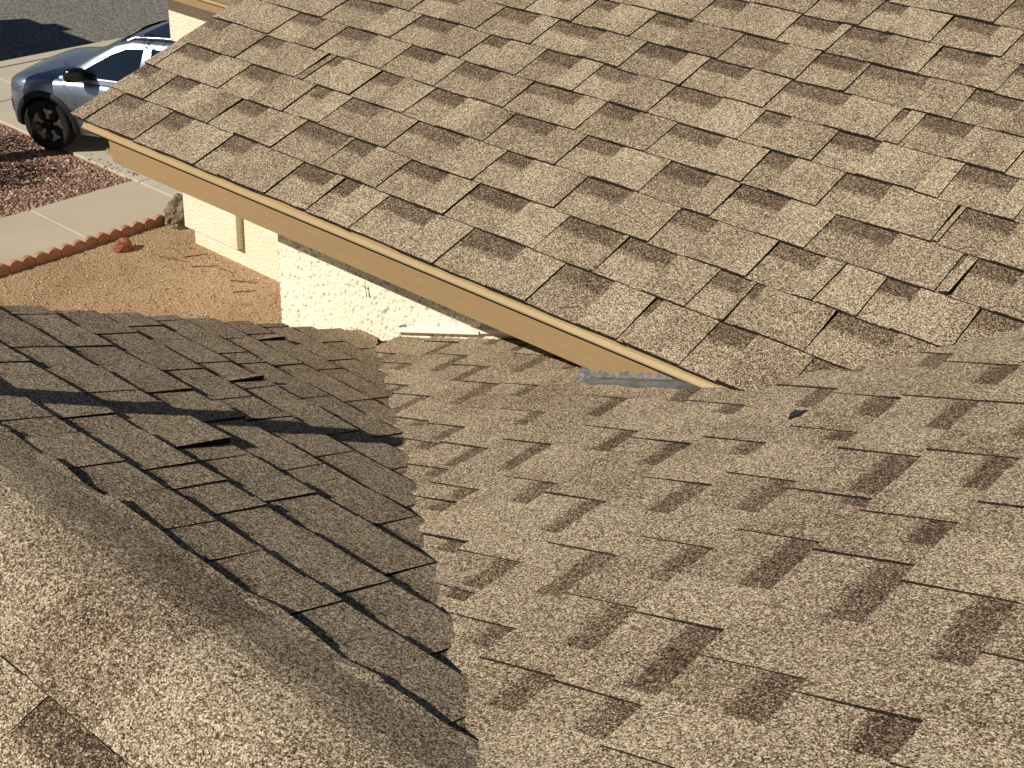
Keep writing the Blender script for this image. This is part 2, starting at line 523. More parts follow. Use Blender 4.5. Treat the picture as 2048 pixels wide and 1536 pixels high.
# ---- traced tabs: (position of the black tab edge, length of the dark gap) ----
C1 = {0: [(-2.056, .102), (-1.781, .105), (-1.484, .128), (-1.326, .06), (-1.167, .172), (-.876, .168), (-.588, .148), (-.33, .018), (-.169, .094)],
 1: [(-2.38, .10), (-2.2, .111), (-1.899, .116), (-1.624, .233), (-1.215, .139), (-.976, .167), (-.686, .168), (-.507, .136), (-.257, .091), (-.158, .025), (.037, .139)],
 2: [(-2.32, .169), (-2.015, .143), (-1.727, .075), (-1.577, .129), (-1.316, .177), (-1.002, .096), (-.737, .143), (-.455, .104), (-.191, .117), (-.026, .011), (.079, .077), (.287, .092)],
 3: [(-2.40, .14), (-2.096, .098), (-1.817, .029), (-1.786, .048), (-1.59, .088), (-1.381, .126), (-1.085, .145), (-.844, .117), (-.584, .134), (-.38, .133), (-.129, .162), (.183, .031), (.214, .1)],
 4: [(-2.39, .05), (-2.095, .123), (-1.874, .134), (-1.6, .134), (-1.389, .135), (-1.134, .17), (-.888, .112), (-.662, .15), (-.385, .074), (-.182, .124), (.103, .009), (.117, .124)],
 5: [(-2.30, .10), (-1.994, .184), (-1.692, .148), (-1.414, .083), (-1.201, .126), (-1.002, .123), (-.757, .148), (-.483, .074), (-.277, .119), (-.01, 0), (.048, .13)],
 6: [(-1.746, .125), (-1.475, .141), (-1.265, .171), (-.954, .14), (-.748, .134), (-.497, .175), (-.184, .023), (-.123, .124), (.139, .1)],
 7: [(-1.399, .1), (-1.226, .079), (-1.017, .124), (-.726, .143), (-.486, .134), (-.346, .168), (-.059, .12)],
 8: [(-.9, .103), (-.632, .123), (-.481, .124), (-.219, .132), (-.015, .12)],
 9: [(-.625, .1), (-.463, .082), (-.257, .126)], 10: [(-.152, .1)]}
NC1 = int(Y1T * K / EX)
rest = MB()
for n in range(NC1):
    v0 = n * EX - (0.012 if n == 0 else 0)
    lay_course(1, roof1, v0, (n + 1) * EX, C1.get(n, []), -2.37, (n + 1) * EX / K + 0.05, rest, lifts=[(.214, .008)] if n == 3 else None, hs=.9 if n else .62)
tag(rest.build('shingles_out_of_view', ['gran', 'edge'], roof1), kind='stuff')

B2 = [9.7, 8.7, 7.7, 6.72, 5.72, 4.76, 3.78, 2.75, 1.76, .73, -.30, -1.33, -2.33, -3.38, -4.5, -5.65, -6.75, -7.85]
B2 += [-7.85 - 1.02 * (i + 1) for i in range(11)]
C2 = {0: [(.183, .06)], 1: [(.102, .05)], 3: [(.101, .112)], 4: [(-.254, .04), (-.014, .144)], 5: [(-.368, .04), (-.277, .091), (-.02, .074)],
 6: [(-.487, .04), (-.373, .104), (-.175, .074), (.13, .11)], 7: [(-.616, .04), (-.555, .056), (-.333, .129), (-.07, .111), (.16, .1)], 8: [(-.745, .04), (-.494, .098), (-.236, .108), (.02, .1)],
 9: [(-.885, .03), (-.777, .113), (-.543, .13), (-.277, .108), (-.078, .054)], 10: [(-.956, .06), (-.716, .146), (-.445, .12), (-.249, .067)],
 11: [(-.852, .124), (-.656, .12), (-.399, .127), (-.179, .049), (-.012, .093)], 12: [(-.868, .164), (-.594, .162), (-.434, .03), (-.265, .234), (-.005, .146), (.182, .11)],
 13: [(-1.15, .12), (-.937, .103), (-.629, .168), (-.485, .087), (-.241, .126)], 14: [(-.972, .081), (-.681, .171), (-.42, .10), (-.18, .12)], 15: [(-1.06, .1), (-.82, .14), (-.53, .1)]}
rest = MB()
for j in range(len(B2) - 1):
    v0, v1 = -B2[j] * EX, -B2[j + 1] * EX          # v = x*K
    lay_course(2, roof2, v0, v1, [(-y, g) for y, g in C2.get(j, [])], -max(.33, v1 / K + .05), 1.75, rest, hs=0.72)
tag(rest.build('shingles_out_of_view', ['gran', 'edge'], roof2), kind='stuff')

B3 = [-1.325, -1.193, -1.053, -.905, -.765, -.622, -.493, -.37, -.245, -.12, .01, .125, .25, .345]
C3 = {0: [-.77, -.568, -.328, -.217], 1: [-1.065, -.784, -.549, -.468, -.364, -.073], 2: [-1.171, -.912, -.632, -.573, -.394, -.105], 3: [-1.407, -1.19, -.916, -.75, -.514, -.27],
 4: [-1.293, -1.051, -.882, -.759, -.568], 5: [-1.364, -1.107, -.989, -.948, -.676], 6: [-1.427, -1.187, -1.116, -.889, -.657], 7: [-1.307, -1.115, -.871], 8: [-1.36, -1.316, -1.095], 9: [-1.436, -1.175], 10: [-1.329], 11: [-1.294]}
LIFT3 = {2: [(-.632, .009)], 5: [(-.989, .009)], 8: [(-1.316, .008)], 3: [(-.75, .003), (-.916, .002)], 1: [(-.549, .002)]}
rest = MB()
for j in range(len(B3) - 1):
    v0, v1 = -B3[j + 1], -B3[j]
    lay_course(3, roof3, v0, v1, [(u, rnd(.05, .13)) for u in C3.get(j, [])], -1.47, xv(B3[j] / K3) + 0.12, rest, lifts=LIFT3.get(j), hs=1.75)
if rest.f:
    tag(rest.build('shingles_out_of_view', ['gran', 'edge'], roof3), kind='stuff')

rest = MB()
for n in range(12):
    v1 = -0.162 - n * EX; v0 = v1 - EX
    L = [(.145 - .29, .0)] if 0 else ([(-.145, .17)] if n == 0 else [])
    lay_course(0, roof0, v0, v1, L, -1.47, .9, rest)
tag(rest.build('shingles_out_of_view', ['gran', 'edge'], roof0), kind='stuff')

# ---- ridge caps bent over the small gable's ridge; butts look to the street ----
def cap_profile(k):
    """k from -1 (far lower edge, valley side) to 1 (near lower edge); rounded over the crest"""
    s = k * 0.150
    r = 0.075
    a = abs(s)
    drop = S3 * (r / 2 + a * a / (2 * r) if a < r else a)
    return YR - s, ZR - drop + (0.013 if k < 0 else 0.0105)
capx = -1.47
ncap = 0
while capx < 0.42:
    ln = rnd(0.13, 0.21)
    x0, x1 = capx, capx + ln + 0.05
    mb = MB()
    ks = [-1, -.85, -.6, -.4, -.2, 0, .2, .4, .6, .85, 1]
    nx = 4
    raised = rnd(0.001, 0.004)
    ej = [rnd(-.006, .004) for _ in range(nx + 1)]
    eh = [rnd(-.002, .006) for _ in range(nx + 1)]
    tn = .50 + rnd(-.1, .1)
    grid = []
    for i in range(nx + 1):
        x = x0 + (x1 - x0) * i / nx
        row = []
        for k in ks:
            y, z = cap_profile(k)
            if k == -1:
                y -= ej[i]
                z += eh[i]
            z += raised * (1 - i / nx)
            # pull the crest down to the slopes where the ridge runs into the main slope
            row.append((x, y, z + ZG + wav(x, y)))
        grid.append(row)
    for i in range(nx):
        for j in range(len(ks) - 1):
            mb.face([grid[i][j], grid[i][j + 1], grid[i + 1][j + 1], grid[i + 1][j]][::-1], 0, [tn] * 4)
        for j, sg in ((0, 1), (len(ks) - 1, -1)):
            a, b = grid[i][j], grid[i + 1][j]
            dz = 0.014 if sg == 1 else 0.003
            mb.face([a, b, (b[0], b[1], b[2] - dz), (a[0], a[1], a[2] - dz)], 1)
    for j in range(len(ks) - 1):
        a, b = grid[0][j], grid[0][j + 1]
        mb.face([a, b, (b[0], b[1], b[2] - .008), (a[0], a[1], a[2] - .008)], 1)
    # the caps dive under the main slope
    if x0 < 0.30:
        mb.build('ridge_cap', ['gran', 'edge'], house, merge=True, smooth=False)
    capx += ln

# ---- eave trim of the tall roof -------------------------------------------
def extr(poly, xs, name, mats, parent=house, jitter=0.0, tags=None, cut=None):
    mb = MB()
    mb.prism(poly, 'x', xs[0], xs[1])
    return mb.build(name, mats, parent, merge=True)
def lift(poly):
    return [(y, z + ZG) for y, z in poly]
drip = lift([(.05, .012), (-.003, -.004), (-.003, -.021), (-.011, -.029), (-.0105, -.033), (.0015, -.024), (.003, -.006), (.05, .009)])
dr = extr(drip, (-2.318, -0.062), 'drip_edge', 'drip')
dr2 = extr(drip, (-0.060, 0.012), 'drip_edge_tip', 'bare')
# fascia board, its lower edge broken off where it meets the lower slope
mb = MB()
yb, yt = 0.036, 0.014
n = 90
x0, x1 = -2.225, -0.05
prev = None
for i in range(n + 1):
    x = x0 + (x1 - x0) * i / n
    zb = -0.118
    zroof = S * x + 0.008
    if x > -0.45:
        zb = max(zb, zroof + 0.012 + 0.010 * noise.noise(Vector((x * 40, 1.7, 0))) + 0.006 * noise.noise(Vector((x * 110, 4.7, 0))))
    zt = -0.042
    zb = min(zb, zt - .001)
    sl = 0.022 if i == 0 else 0
    cur = [(x - sl * .0, yt, zt + ZG), (x + (0.018 if i == 0 else 0), yt, zb + ZG), (x + (0.018 if i == 0 else 0), yb, zb + ZG), (x, yb, zt + ZG)]
    if prev:
        for a in range(4):
            b = (a + 1) % 4
            mb.face([prev[a], cur[a], cur[b], prev[b]])
    if i in (0, n):
        mb.face(cur if i else cur[::-1])
    prev = cur
fas = mb.build('fascia_board', 'wood', house, merge=True)
# broken weathered wood behind the missing strip of fascia
mb = MB()
prev = None
for i in range(31):
    x = -0.440 + (0.30) * i / 30
    zr_ = S * x + 0.006
    top = min(-0.016, zr_ + 0.030 + 0.010 * noise.noise(Vector((x * 30, 3, 3))))
    dy = 0.004 * noise.noise(Vector((x * 60, 8, 1)))
    cur = [(x, .0155 + dy, top + ZG), (x, .008 + dy, zr_ - .004 + ZG), (x, .05, zr_ - .004 + ZG), (x, .05, top + ZG)]
    if prev:
        for a in range(4):
            b = (a + 1) % 4
            mb.face([prev[a], cur[a], cur[b], prev[b]])
    prev = cur
mb.build('weathered_fascia_end', 'greywood', house, merge=True)
# cement patch on the slope below it
mb = MB()
ring = [(-.45, .045), (-.43, .012), (-.38, -.012), (-.33, -.006), (-.27, -.016), (-.22, -.010), (-.17, -.012), (-.125, .004), (-.12, .03), (-.2, .06), (-.3, .07), (-.4, .07)]
def slope_sheet(ring, name, mat, h0=0.011, h1=0.017, parent=house):
    mb = MB()
    cx = sum(p[0] for p in ring) / len(ring); cy = sum(p[1] for p in ring) / len(ring)
    ins = [(cx + (x - cx) * .75, cy + (y - cy) * .75) for x, y in ring]
    def q(p, h): return (p[0], p[1], S * p[0] + h + ZG)
    n = len(ring)
    for i in range(n):
        j = (i + 1) % n
        mb.face([q(ring[i], h0), q(ring[j], h0), q(ins[j], h1), q(ins[i], h1)])
        mb.face([q(ring[i], -.004), q(ring[j], -.004), q(ring[j], h0), q(ring[i], h0)])
    mb.face([q(p, h1) for p in ins])
    return mb.build(name, mat, parent, merge=True)
slope_sheet(ring, 'cement_patch', 'cement')
slope_sheet([(.150, -.128), (.158, -.148), (.172, -.126), (.178, -.108), (.162, -.118), (.152, -.112)], 'tar_spot', 'tar', .010, .013)
# rake trim under the street end of the tall roof
mb = MB()
for (a, b, zt, zb) in ((-2.215, -2.19, -.012, -.115),):
    pts = [(a, .03), (b, .03), (b, Y1T), (a, Y1T)]
    top = [(x, y, z1(y) + zt + ZG) for x, y in pts]; bot = [(x, y, z1(y) + zb + ZG) for x, y in pts]
    mb.face(top); mb.face(bot[::-1])
    for i in range(4):
        mb.face([bot[i], bot[(i + 1) % 4], top[(i + 1) % 4], top[i]])
mb.build('rake_board', 'wood', house, merge=True)
mb = MB()
mb.box((-2.27, .034, ZG - .112), (-.30, .30, ZG - .096))
mb.build('soffit', 'wood', house)

# ---- stucco wall under the eave: really rough ------------------------------
YW = 0.315
def pit(x, z):
    a = noise.noise(Vector((x * 9, z * 7, 0)))
    b = noise.noise(Vector((x * 60, z * 38, 5)))
    c = noise.noise(Vector((x * 135, z * 90, 9)))
    h = 0.0035 * a + 0.0030 * b + 0.0016 * c
    # dash marks left by the trowel: narrow deep pits
    p = noise.noise(Vector((x * 125 + 3 * a, z * 58, 21)))
    if p > 0.33:
        h -= min(0.008, (p - 0.33) * 0.07)
    # hairline cracks
    for k, (cx, amp) in enumerate(((-1.735, .012), (-1.36, .02), (-1.02, .01))):
        d = abs(x - cx - amp * noise.noise(Vector((z * 11, k * 7.7, 2))))
        if d < 0.004 and noise.noise(Vector((z * 9, k * 3.1, 4))) > -0.05:
            h -= 0.008
    return h
mb = MB()
xa, xb, za, zb_ = -1.822, -0.62, -0.80, -0.10
nx, nz = 420, 240
vs = []
for i in range(nx + 1):
    x = xa + (xb - xa) * i / nx
    for j in range(nz + 1):
        z = za + (zb_ - za) * j / nz
        vs.append((x, YW - pit(x, z), z + ZG))
fsx = []
for i in range(nx):
    for j in range(nz):
        a = i * (nz + 1) + j
        fsx.append((a, a + nz + 1, a + nz + 2, a + 1))
mb.v = vs; mb.f = fsx; mb.fm = [0] * len(fsx); mb.t = [.5] * len(vs)
w = mb.build('rough_stucco_face', 'stucco', house, smooth=True)
mb = MB()
mb.box((-1.819, YW + .012, 0), (-.40, 4.6, ZG - .10))
mb.build('upper_wall', 'stucco', house)
mb = MB()
mb.box((-1.38, -3.0, 0), (3.0, .30, ZG - 1.0))
mb.build('lower_wall', 'stucco', house)
mb = MB()   # gable infill under the small gable, seen only from the street
mb.prism([(-2.9, ZG - 1.0), (.29, ZG - 1.0), (.29, z3(.29) + ZG - .07), (YR, ZR + ZG - .07), (-2.9, z0(-2.9) + ZG - .07)], 'x', -1.38, -1.33)
mb.build('gable_wall', 'stucco', house)
# flashing strip at the foot of the wall
mb = MB()
def fl(xa_, xb_, za_, zb2, th, y):
    mb.face([(xa_, y, za_ + ZG), (xb_, y, zb2 + ZG), (xb_, y, zb2 + th + ZG), (xa_, y, za_ + th + ZG)])
    mb.face([(xa_, y, za_ + th + ZG), (xb_, y, zb2 + th + ZG), (xb_, YW, zb2 + th + .004 + ZG), (xa_, YW, za_ + th + .004 + ZG)])
    mb.face([(xa_, YW, za_ + ZG), (xa_, y, za_ + ZG), (xa_, y, za_ + th + ZG), (xa_, YW, za_ + th + ZG)])
    mb.face([(xa_, y, za_ + ZG), (xa_, YW, za_ + ZG), (xb_, YW, zb2 + ZG), (xb_, y, zb2 + ZG)])
fl(-1.30, -.98, S * -1.30 + .028, S * -.98 + .020, .010, YW - .020)
fl(-.985, -.62, S * -.985 + .022, S * -.62 + .020, .010, YW - .016)
mb.build('wall_flashing', 'flash', house)
# dark scar on the wall
mb = MB()
for (cx, cz, rx, rz, an) in ((-1.285, -.437, .011, .004, .5), (-1.27, -.430, .008, .003, -.5), (-1.292, -.448, .004, .008, 0.2), (-1.30, -.452, .014, .0018, .12), (-1.262, -.424, .005, .002, .6), (-1.43, -.36, .002, .012, .12), (-1.425, -.383, .002, .014, .15)):
    ring = []
    for k in range(8):
        a = k * math.pi / 4
        px_, pz_ = rx * math.cos(a) * rnd(.7, 1.2), rz * math.sin(a) * rnd(.7, 1.2)
        ring.append((cx + px_ * math.cos(an) - pz_ * math.sin(an), YW - .0095, cz + px_ * math.sin(an) + pz_ * math.cos(an) + ZG))
    mb.face(ring)
    mb.face([(p[0], YW, p[2]) for p in ring][::-1])
mb.build('wall_scar', 'tar', house)

# ---- garage wing, one storey, down by the drive -----------------------------
YGW = 6.33
mb = MB(); mb.box((-10.39, YGW, 0), (-4.0, 12.2, 2.75)); mb.build('garage_wall', 'stucco2', house)
mb = MB(); mb.box((-10.37 - .09, YGW - .085, .21), (-9.53, YGW + .4, 1.45)); mb.build('pop_out_panel', 'stucco2', house, bevel=.012)
mb = MB(); mb.box((-10.46, YGW - .085, 2.345), (-4.5, YGW + .3, 2.85)); mb.build('pop_out_header', 'stucco2', house, bevel=.012)
mb = MB(); mb.box((-11.0, 5.90, 2.925), (-4.5, 5.94, 3.045)); mb.build('garage_fascia', 'wood', house)
mb = MB(); mb.prism([(5.93, 3.06), (5.885, 3.05), (5.885, 3.035), (5.872, 3.022), (5.874, 3.016), (5.89, 3.028), (5.93, 3.048)], 'x', -11.05, -4.5); mb.build('garage_drip_edge', 'drip', house, merge=True)
mb = MB(); mb.box((-11.0, 5.94, 2.935), (-4.5, YGW - .085, 2.955)); mb.build('garage_soffit', 'wood', house)
mb = MB()
gy1 = 9.25
mb.face([(-11.06, 5.865, 3.058), (-4.5, 5.865, 3.058), (-4.5, gy1, 3.058 + S * (gy1 - 5.865)), (-11.06, gy1, 3.058 + S * (gy1 - 5.865))], 0, [.45] * 4)
mb.face([(-11.06, 12.6, 3.058), (-4.5, 12.6, 3.058), (-4.5, gy1, 3.058 + S * (gy1 - 5.865)), (-11.06, gy1, 3.058 + S * (gy1 - 5.865))][::-1], 0, [.45] * 4)
mb.build('garage_roof', 'gran', house)

# vent pipe on the near slope, just out of the picture; its shadow falls across the valley slope
vx, vy = -1.043, -1.45
vent = empty('vent_pipe', 'plumbing vent pipe near the ridge of the small gable', 'vent pipe')
vent.location = (vx, vy, z0(vy) + ZG)
def ring_pts(r, z, n=24, c=(0, 0)):
    return [(c[0] + r * math.cos(2 * math.pi * i / n), c[1] + r * math.sin(2 * math.pi * i / n), z) for i in range(n)]
def tube(mb, rings, caps=True):
    for a, b in zip(rings[:-1], rings[1:]):
        n = len(a)
        for i in range(n):
            mb.face([a[i], a[(i + 1) % n], b[(i + 1) % n], b[i]])
    if caps:
        mb.face(rings[0][::-1]); mb.face(rings[-1])
mb = MB(); tube(mb, [ring_pts(.037, -.05), ring_pts(.037, .425), ring_pts(.032, .425), ring_pts(.032, .30)], False); mb.build('pipe', 'pipe', vent, smooth=True, merge=True)
mb = MB(); tube(mb, [ring_pts(.085, .005), ring_pts(.05, .05), ring_pts(.039, .07)], False); mb.build('boot', 'tar', vent, smooth=True, merge=True)

# ================================================================ GROUND
mb = MB(); mb.face([(-400, -400, 0), (400, -400, 0), (400, 400, 0), (-400, 400, 0)])
tag(mb.build('ground', 'dirt'), kind='structure')
mb = MB(); mb.face([(-30, -300, .008), (-18.02, -300, .008), (-18.02, 300, .008), (-30, 300, .008)])
tag(mb.build('street', 'asphalt'), kind='structure')
kerb = MB(); kerb.box((-18.02, -60, 0), (-17.74, 60, .055))
tag(kerb.build('kerb', 'conc2', bevel=.015), kind='structure')
def slab(parent, x0, x1, y0, y1, z, name='slab', mat='conc'):
    mb = MB(); mb.box((x0, y0, 0), (x1, y1, z))
    o = mb.build(name, mat, parent, bevel=.008)
    return o
path = empty('path', None, None); tag(path, kind='structure')
ys = [6.935, 5.455, 3.93, 2.4, .9, -.6]
for a, b in zip(ys[1:], ys[:-1]):
    slab(path, -12.41, -11.17, a + .012, b - .012, .045)
drive = empty('driveway', None, None); tag(drive, kind='structure')
xs = [-10.4, -12.33, -14.3, -16.25]
for a, b in zip(xs[1:], xs[:-1]):
    for (c, d_) in ((6.962, 9.5), (9.51, 12.2)):
        slab(drive, a + .006, b - .006, c, d_ , .04, 'slab', 'conc2')
walk = empty('pavement', None, None); tag(walk, kind='structure')
for i in range(12):
    slab(walk, -17.73, -16.26, -4 + i * 1.5, -4 + i * 1.5 + 1.488, .042, 'slab', 'conc2')

def stones(name, mat, n, area, rmin, rmax, keep, squash=.7, zoff=0.0):
    mb = MB()
    cnt = 0
    octa = [(1, 0, 0), (0, 1, 0), (-1, 0, 0), (0, -1, 0), (0, 0, 1), (0, 0, -1)]
    fo = ((0, 1, 4), (1, 2, 4), (2, 3, 4), (3, 0, 4), (1, 0, 5), (2, 1, 5), (3, 2, 5), (0, 3, 5))
    tries = 0
    while cnt < n and tries < n * 12:
        tries += 1
        x, y = rnd(area[0], area[1]), rnd(area[2], area[3])
        if not keep(x, y):
            continue
        r = rmin + (rmax - rmin) * random.random() ** 2.2
        q = Matrix.Rotation(rnd(0, 6.28), 3, 'Z') @ Matrix.Rotation(rnd(-.6, .6), 3, 'X')
        pts = []
        for o in octa:
            v = q @ Vector((o[0] * rnd(.7, 1.3), o[1] * rnd(.6, 1.1), o[2] * rnd(.6, 1.1) * squash)) * r
            pts.append((x + v.x, y + v.y, zoff + r * .35 + v.z))
        b = len(mb.v)
        tn = random.random()
        mb.v += pts; mb.t += [tn] * 6
        mb.f += [tuple(b + i for i in f) for f in fo]; mb.fm += [0] * 8
        cnt += 1
    return mb.build(name, mat)
def gkeep(x, y):
    edge = 6.90 + .06 * noise.noise(Vector((x * 3, 0, 0)))
    return y < edge and (x > -13.5 or y < edge + (x + 13.5) * .0) and in_frame((x, y, 0), 60)
gb = MB(); gb.face([(-16.25, -3, .012), (-12.42, -3, .012), (-12.42, 6.93, .012), (-16.25, 6.93, .012)], 0, [.25] * 4)
tag(gb.build('gravel_bed', 'gravel'), kind='structure')
tag(stones('gravel', 'gravel', 9000, (-16.2, -12.40, 4.6, 7.02), .010, .034, gkeep, .75, .012), 'loose red gravel between the path and the driveway', 'gravel', kind='stuff')
def dkeep(x, y):
    return in_frame((x, y, 0), 40) and x > -11.1 and y < 6.3
tag(stones('pebbles', 'pebble', 9000, (-11.1, -6, 2.5, 6.32), .005, .017, dkeep, .6), 'small tan pebbles scattered over the dirt yard', 'pebbles', kind='stuff')
def spill(x, y):
    return in_frame((x, y, 0), 40)
tag(stones('spilled_gravel', 'gravel', 90, (-13.6, -12.45, 6.85, 7.10), .008, .022, spill, .7, .038), 'gravel spilled onto the driveway edge', 'gravel', kind='stuff')

# scalloped terracotta edging: one block per piece of four scallops
NSC = 20
sc = 0.1575
y0 = 6.60
for b in range(NSC):
    ya = y0 - (b + 1) * sc
    mb = MB()
    poly = []
    for k in range(13):
        a = math.pi * k / 12
        poly.append((ya + sc / 2 + math.cos(a) * sc * .49, .055 + math.sin(a) * sc * .40))
    poly += [(ya + .002, -.05), (ya + sc - .002, -.05)]
    tl = rnd(-.008, .008)
    xx = -11.145 + rnd(-.006, .006)
    mb.prism(poly, 'x', xx, xx + .055)
    o = mb.build('edging_scallop', 'terra', merge=True)
    if b == 0:
        edging = empty('garden_edging', 'row of scalloped terracotta edging along the concrete path', 'edging')
        edging.location = (0, 0, 0)
    o.parent = edging

def rock(name, loc, size, mat, seed, label, sub=3, rough=.28):
    bm = bmesh.new(); bmesh.ops.create_icosphere(bm, subdivisions=sub, radius=1)
    for v in bm.verts:
        n1 = noise.noise(v.co * 1.3 + Vector((seed, 0, 0))); n2 = noise.noise(v.co * 3.1 + Vector((0, seed, 0)))
        n3 = noise.noise(v.co * 7.0 + Vector((0, 0, seed)))
        v.co *= 1 + rough * n1 + rough * .6 * n2 + rough * .25 * n3
        v.co = Vector((v.co.x * size[0], v.co.y * size[1], v.co.z * size[2]))
    me = bpy.data.meshes.new(name); bm.to_mesh(me); bm.free(); me.materials.append(M[mat])
    o = bpy.data.objects.new(name, me); o.location = loc; col.objects.link(o)
    return tag(o, label, 'rock')
rock('red_rock', (-10.79, 5.62, .05), (.085, .12, .085), 'redrock', 4.2, 'small reddish rock on the dirt beside the scalloped edging')
rock('boulder', (-10.97, 6.58, .13), (.17, .20, .19), 'boulder', 7.7, 'brown boulder at the corner of the garage wall by the path', 4, .45)

# dry twigs and leaf litter on the dirt
for k, (x, y, L, a) in enumerate(((-10.2, 5.86, .35, .4), (-9.8, 6.0, .3, .9), (-9.55, 6.1, .22, .2), (-10.1, 6.1, .25, 1.2), (-9.2, 6.05, .3, .6), (-9.0, 5.9, .25, 1.0))):
    mb = MB(); pr = None
    for i in range(7):
        s_ = (i / 6 - .5) * L
        px_ = x + s_ * math.cos(a) + .02 * noise.noise(Vector((k, i * .9, 0))); py_ = y + s_ * math.sin(a) + .03 * noise.noise(Vector((i * .9, k, 3)))
        r = .006 * (1 - i / 8)
        cur = [(px_, py_ - r, .008), (px_, py_, .008 + r * 1.6), (px_, py_ + r, .008), (px_, py_, .002)]
        if pr:
            for q in range(4):
                mb.face([pr[q], cur[q], cur[(q + 1) % 4], pr[(q + 1) % 4]])
        pr = cur
    o = mb.build('twig', 'bark', merge=True)
    tag(o, 'thin dry twig lying on the dirt below the garage wall', 'twig', 'twigs on the dirt yard')

# ================================================================ CAR
HD = Vector((-math.cos(R(24)), -math.sin(R(24)), 0))
LF = Vector((-HD.y, HD.x, 0))
AX = Vector((-14.05, 6.86, 0.04)) - LF * 0.80
car = empty('parked_car', 'silver compact SUV parked on the driveway behind the shingle roof', 'car')
car.matrix_world = Matrix(((HD.x, LF.x, 0, AX.x), (HD.y, LF.y, 0, AX.y), (0, 0, 1, AX.z), (0, 0, 0, 1)))
def lerp(tab, x):
    for (a, va), (b, vb) in zip(tab[:-1], tab[1:]):
        if x <= b:
            k = max(0, min(1, (x - a) / (b - a)))
            return va + (vb - va) * k
    return tab[-1][1]
# x: forward from the front axle; section = half profile
ST = [.86, .84, .78, .66, .5, .3, .1, -.1, -.3, -.5, -.7, -1.0, -1.4, -1.8, -2.2, -2.6, -2.9, -3.2, -3.42, -3.5]
WID = [(-3.5, .74), (-3.42, .82), (-3.2, .87), (-2.6, .905), (-1.3, .895), (0, .905), (.35, .89), (.55, .84), (.72, .74), (.82, .62), (.86, .5)]
TOP = [(-3.5, .86), (-3.42, 1.0), (-3.2, 1.06), (-2.6, 1.06), (-1.0, 1.03), (-.55, 1.045), (-.3, 1.03), (.2, .985), (.55, .93), (.72, .88), (.84, .80), (.86, .72)]
BOT = [(-3.5, .42), (-3.3, .3), (-2.6, .23), (-1.3, .23), (0, .23), (.5, .25), (.78, .30), (.86, .42)]
def section(x):
    w, zt, zb = lerp(WID, x), lerp(TOP, x), lerp(BOT, x)
    h = zt - zb
    return [(0, zb), (w * .80, zb), (w * .955, zb + h * .07), (w * .985, zb + h * .30), (w, zb + h * .52), (w * .992, zb + h * .72), (w * .965, zb + h * .86), (w * .925, zb + h * .945), (w * .80, zt - .008), (w * .45, zt + .012), (0, zt + .02)]
mb = MB()
secs = []
for x in ST:
    h = section(x)
    full = [(x, y, z) for y, z in h] + [(x, -y, z) for y, z in h[-2:0:-1]]
    secs.append(full)
for a, b in zip(secs[:-1], secs[1:]):
    n = len(a)
    for i in range(n):
        mb.face([a[i], b[i], b[(i + 1) % n], a[(i + 1) % n]])
mb.face(secs[0]); mb.face(secs[-1][::-1])
body = mb.build('body', 'paint', car, smooth=True, merge=True)
# cut the wheel arches for real
cut = MB()
for cx in (0, -2.61):
    for sg in (1, -1):
        tubep = [[(cx + .385 * math.cos(2 * math.pi * i / 40), sg * yy, .345 + .385 * math.sin(2 * math.pi * i / 40)) for i in range(40)] for yy in (.60, 1.1)]
        tube(cut, tubep if sg > 0 else tubep)
cutter = cut.build('cutter', 'plastic', None, merge=True)
bpy.context.view_layer.update()
cutter.matrix_world = car.matrix_world.copy()
md = body.modifiers.new('arch', 'BOOLEAN'); md.operation = 'DIFFERENCE'; md.solver = 'EXACT'; md.object = cutter
bpy.context.view_layer.update()
me = bpy.data.meshes.new_from_object(body.evaluated_get(bpy.context.evaluated_depsgraph_get()))
body.modifiers.clear(); body.data = me
bpy.data.objects.remove(cutter)
def paint_faces():
    pl = body.data.materials
    # arch liners are black
    names = [m_.name for m_ in pl]
    if 'black_plastic' not in names:
        pl.append(M['plastic'])
    bi = [m_.name for m_ in pl].index('black_plastic')
    for p in body.data.polygons:
        c = p.center
        for cx in (0, -2.61):
            rr = math.hypot(c.x - cx, c.z - .345)
            if abs(c.y) < .80 and abs(c.y) > .58 and rr < .392:
                p.material_index = bi
                p.use_smooth = False
paint_faces()
def car_side_y(x, z):
    h = section(x)
    for (ya, za), (yb2, zb2) in zip(h[1:-1], h[2:]):
        if za <= z <= zb2:
            return ya + (yb2 - ya) * (z - za) / max(1e-6, zb2 - za)
    return h[1][0]
def side_patch(name, outline, mat, off=.006, th=.014, parent=car, n=1, sides=(1,)):
    """flat-ish panel that follows the body side; outline [(x,z)] convex-ish strip pairs"""
    for sg in sides:
        mb = MB()
        ring = [(x, sg * (car_side_y(x, z) + off), z) for x, z in outline]
        inn = [(x, sg * (car_side_y(x, z) - th), z) for x, z in outline]
        mb.face(ring if sg > 0 else ring[::-1])
        m_ = len(ring)
        for i in range(m_):
            j = (i + 1) % m_
            mb.face([inn[i], inn[j], ring[j], ring[i]])
        o = mb.build(name, mat, parent, merge=True)
    return o
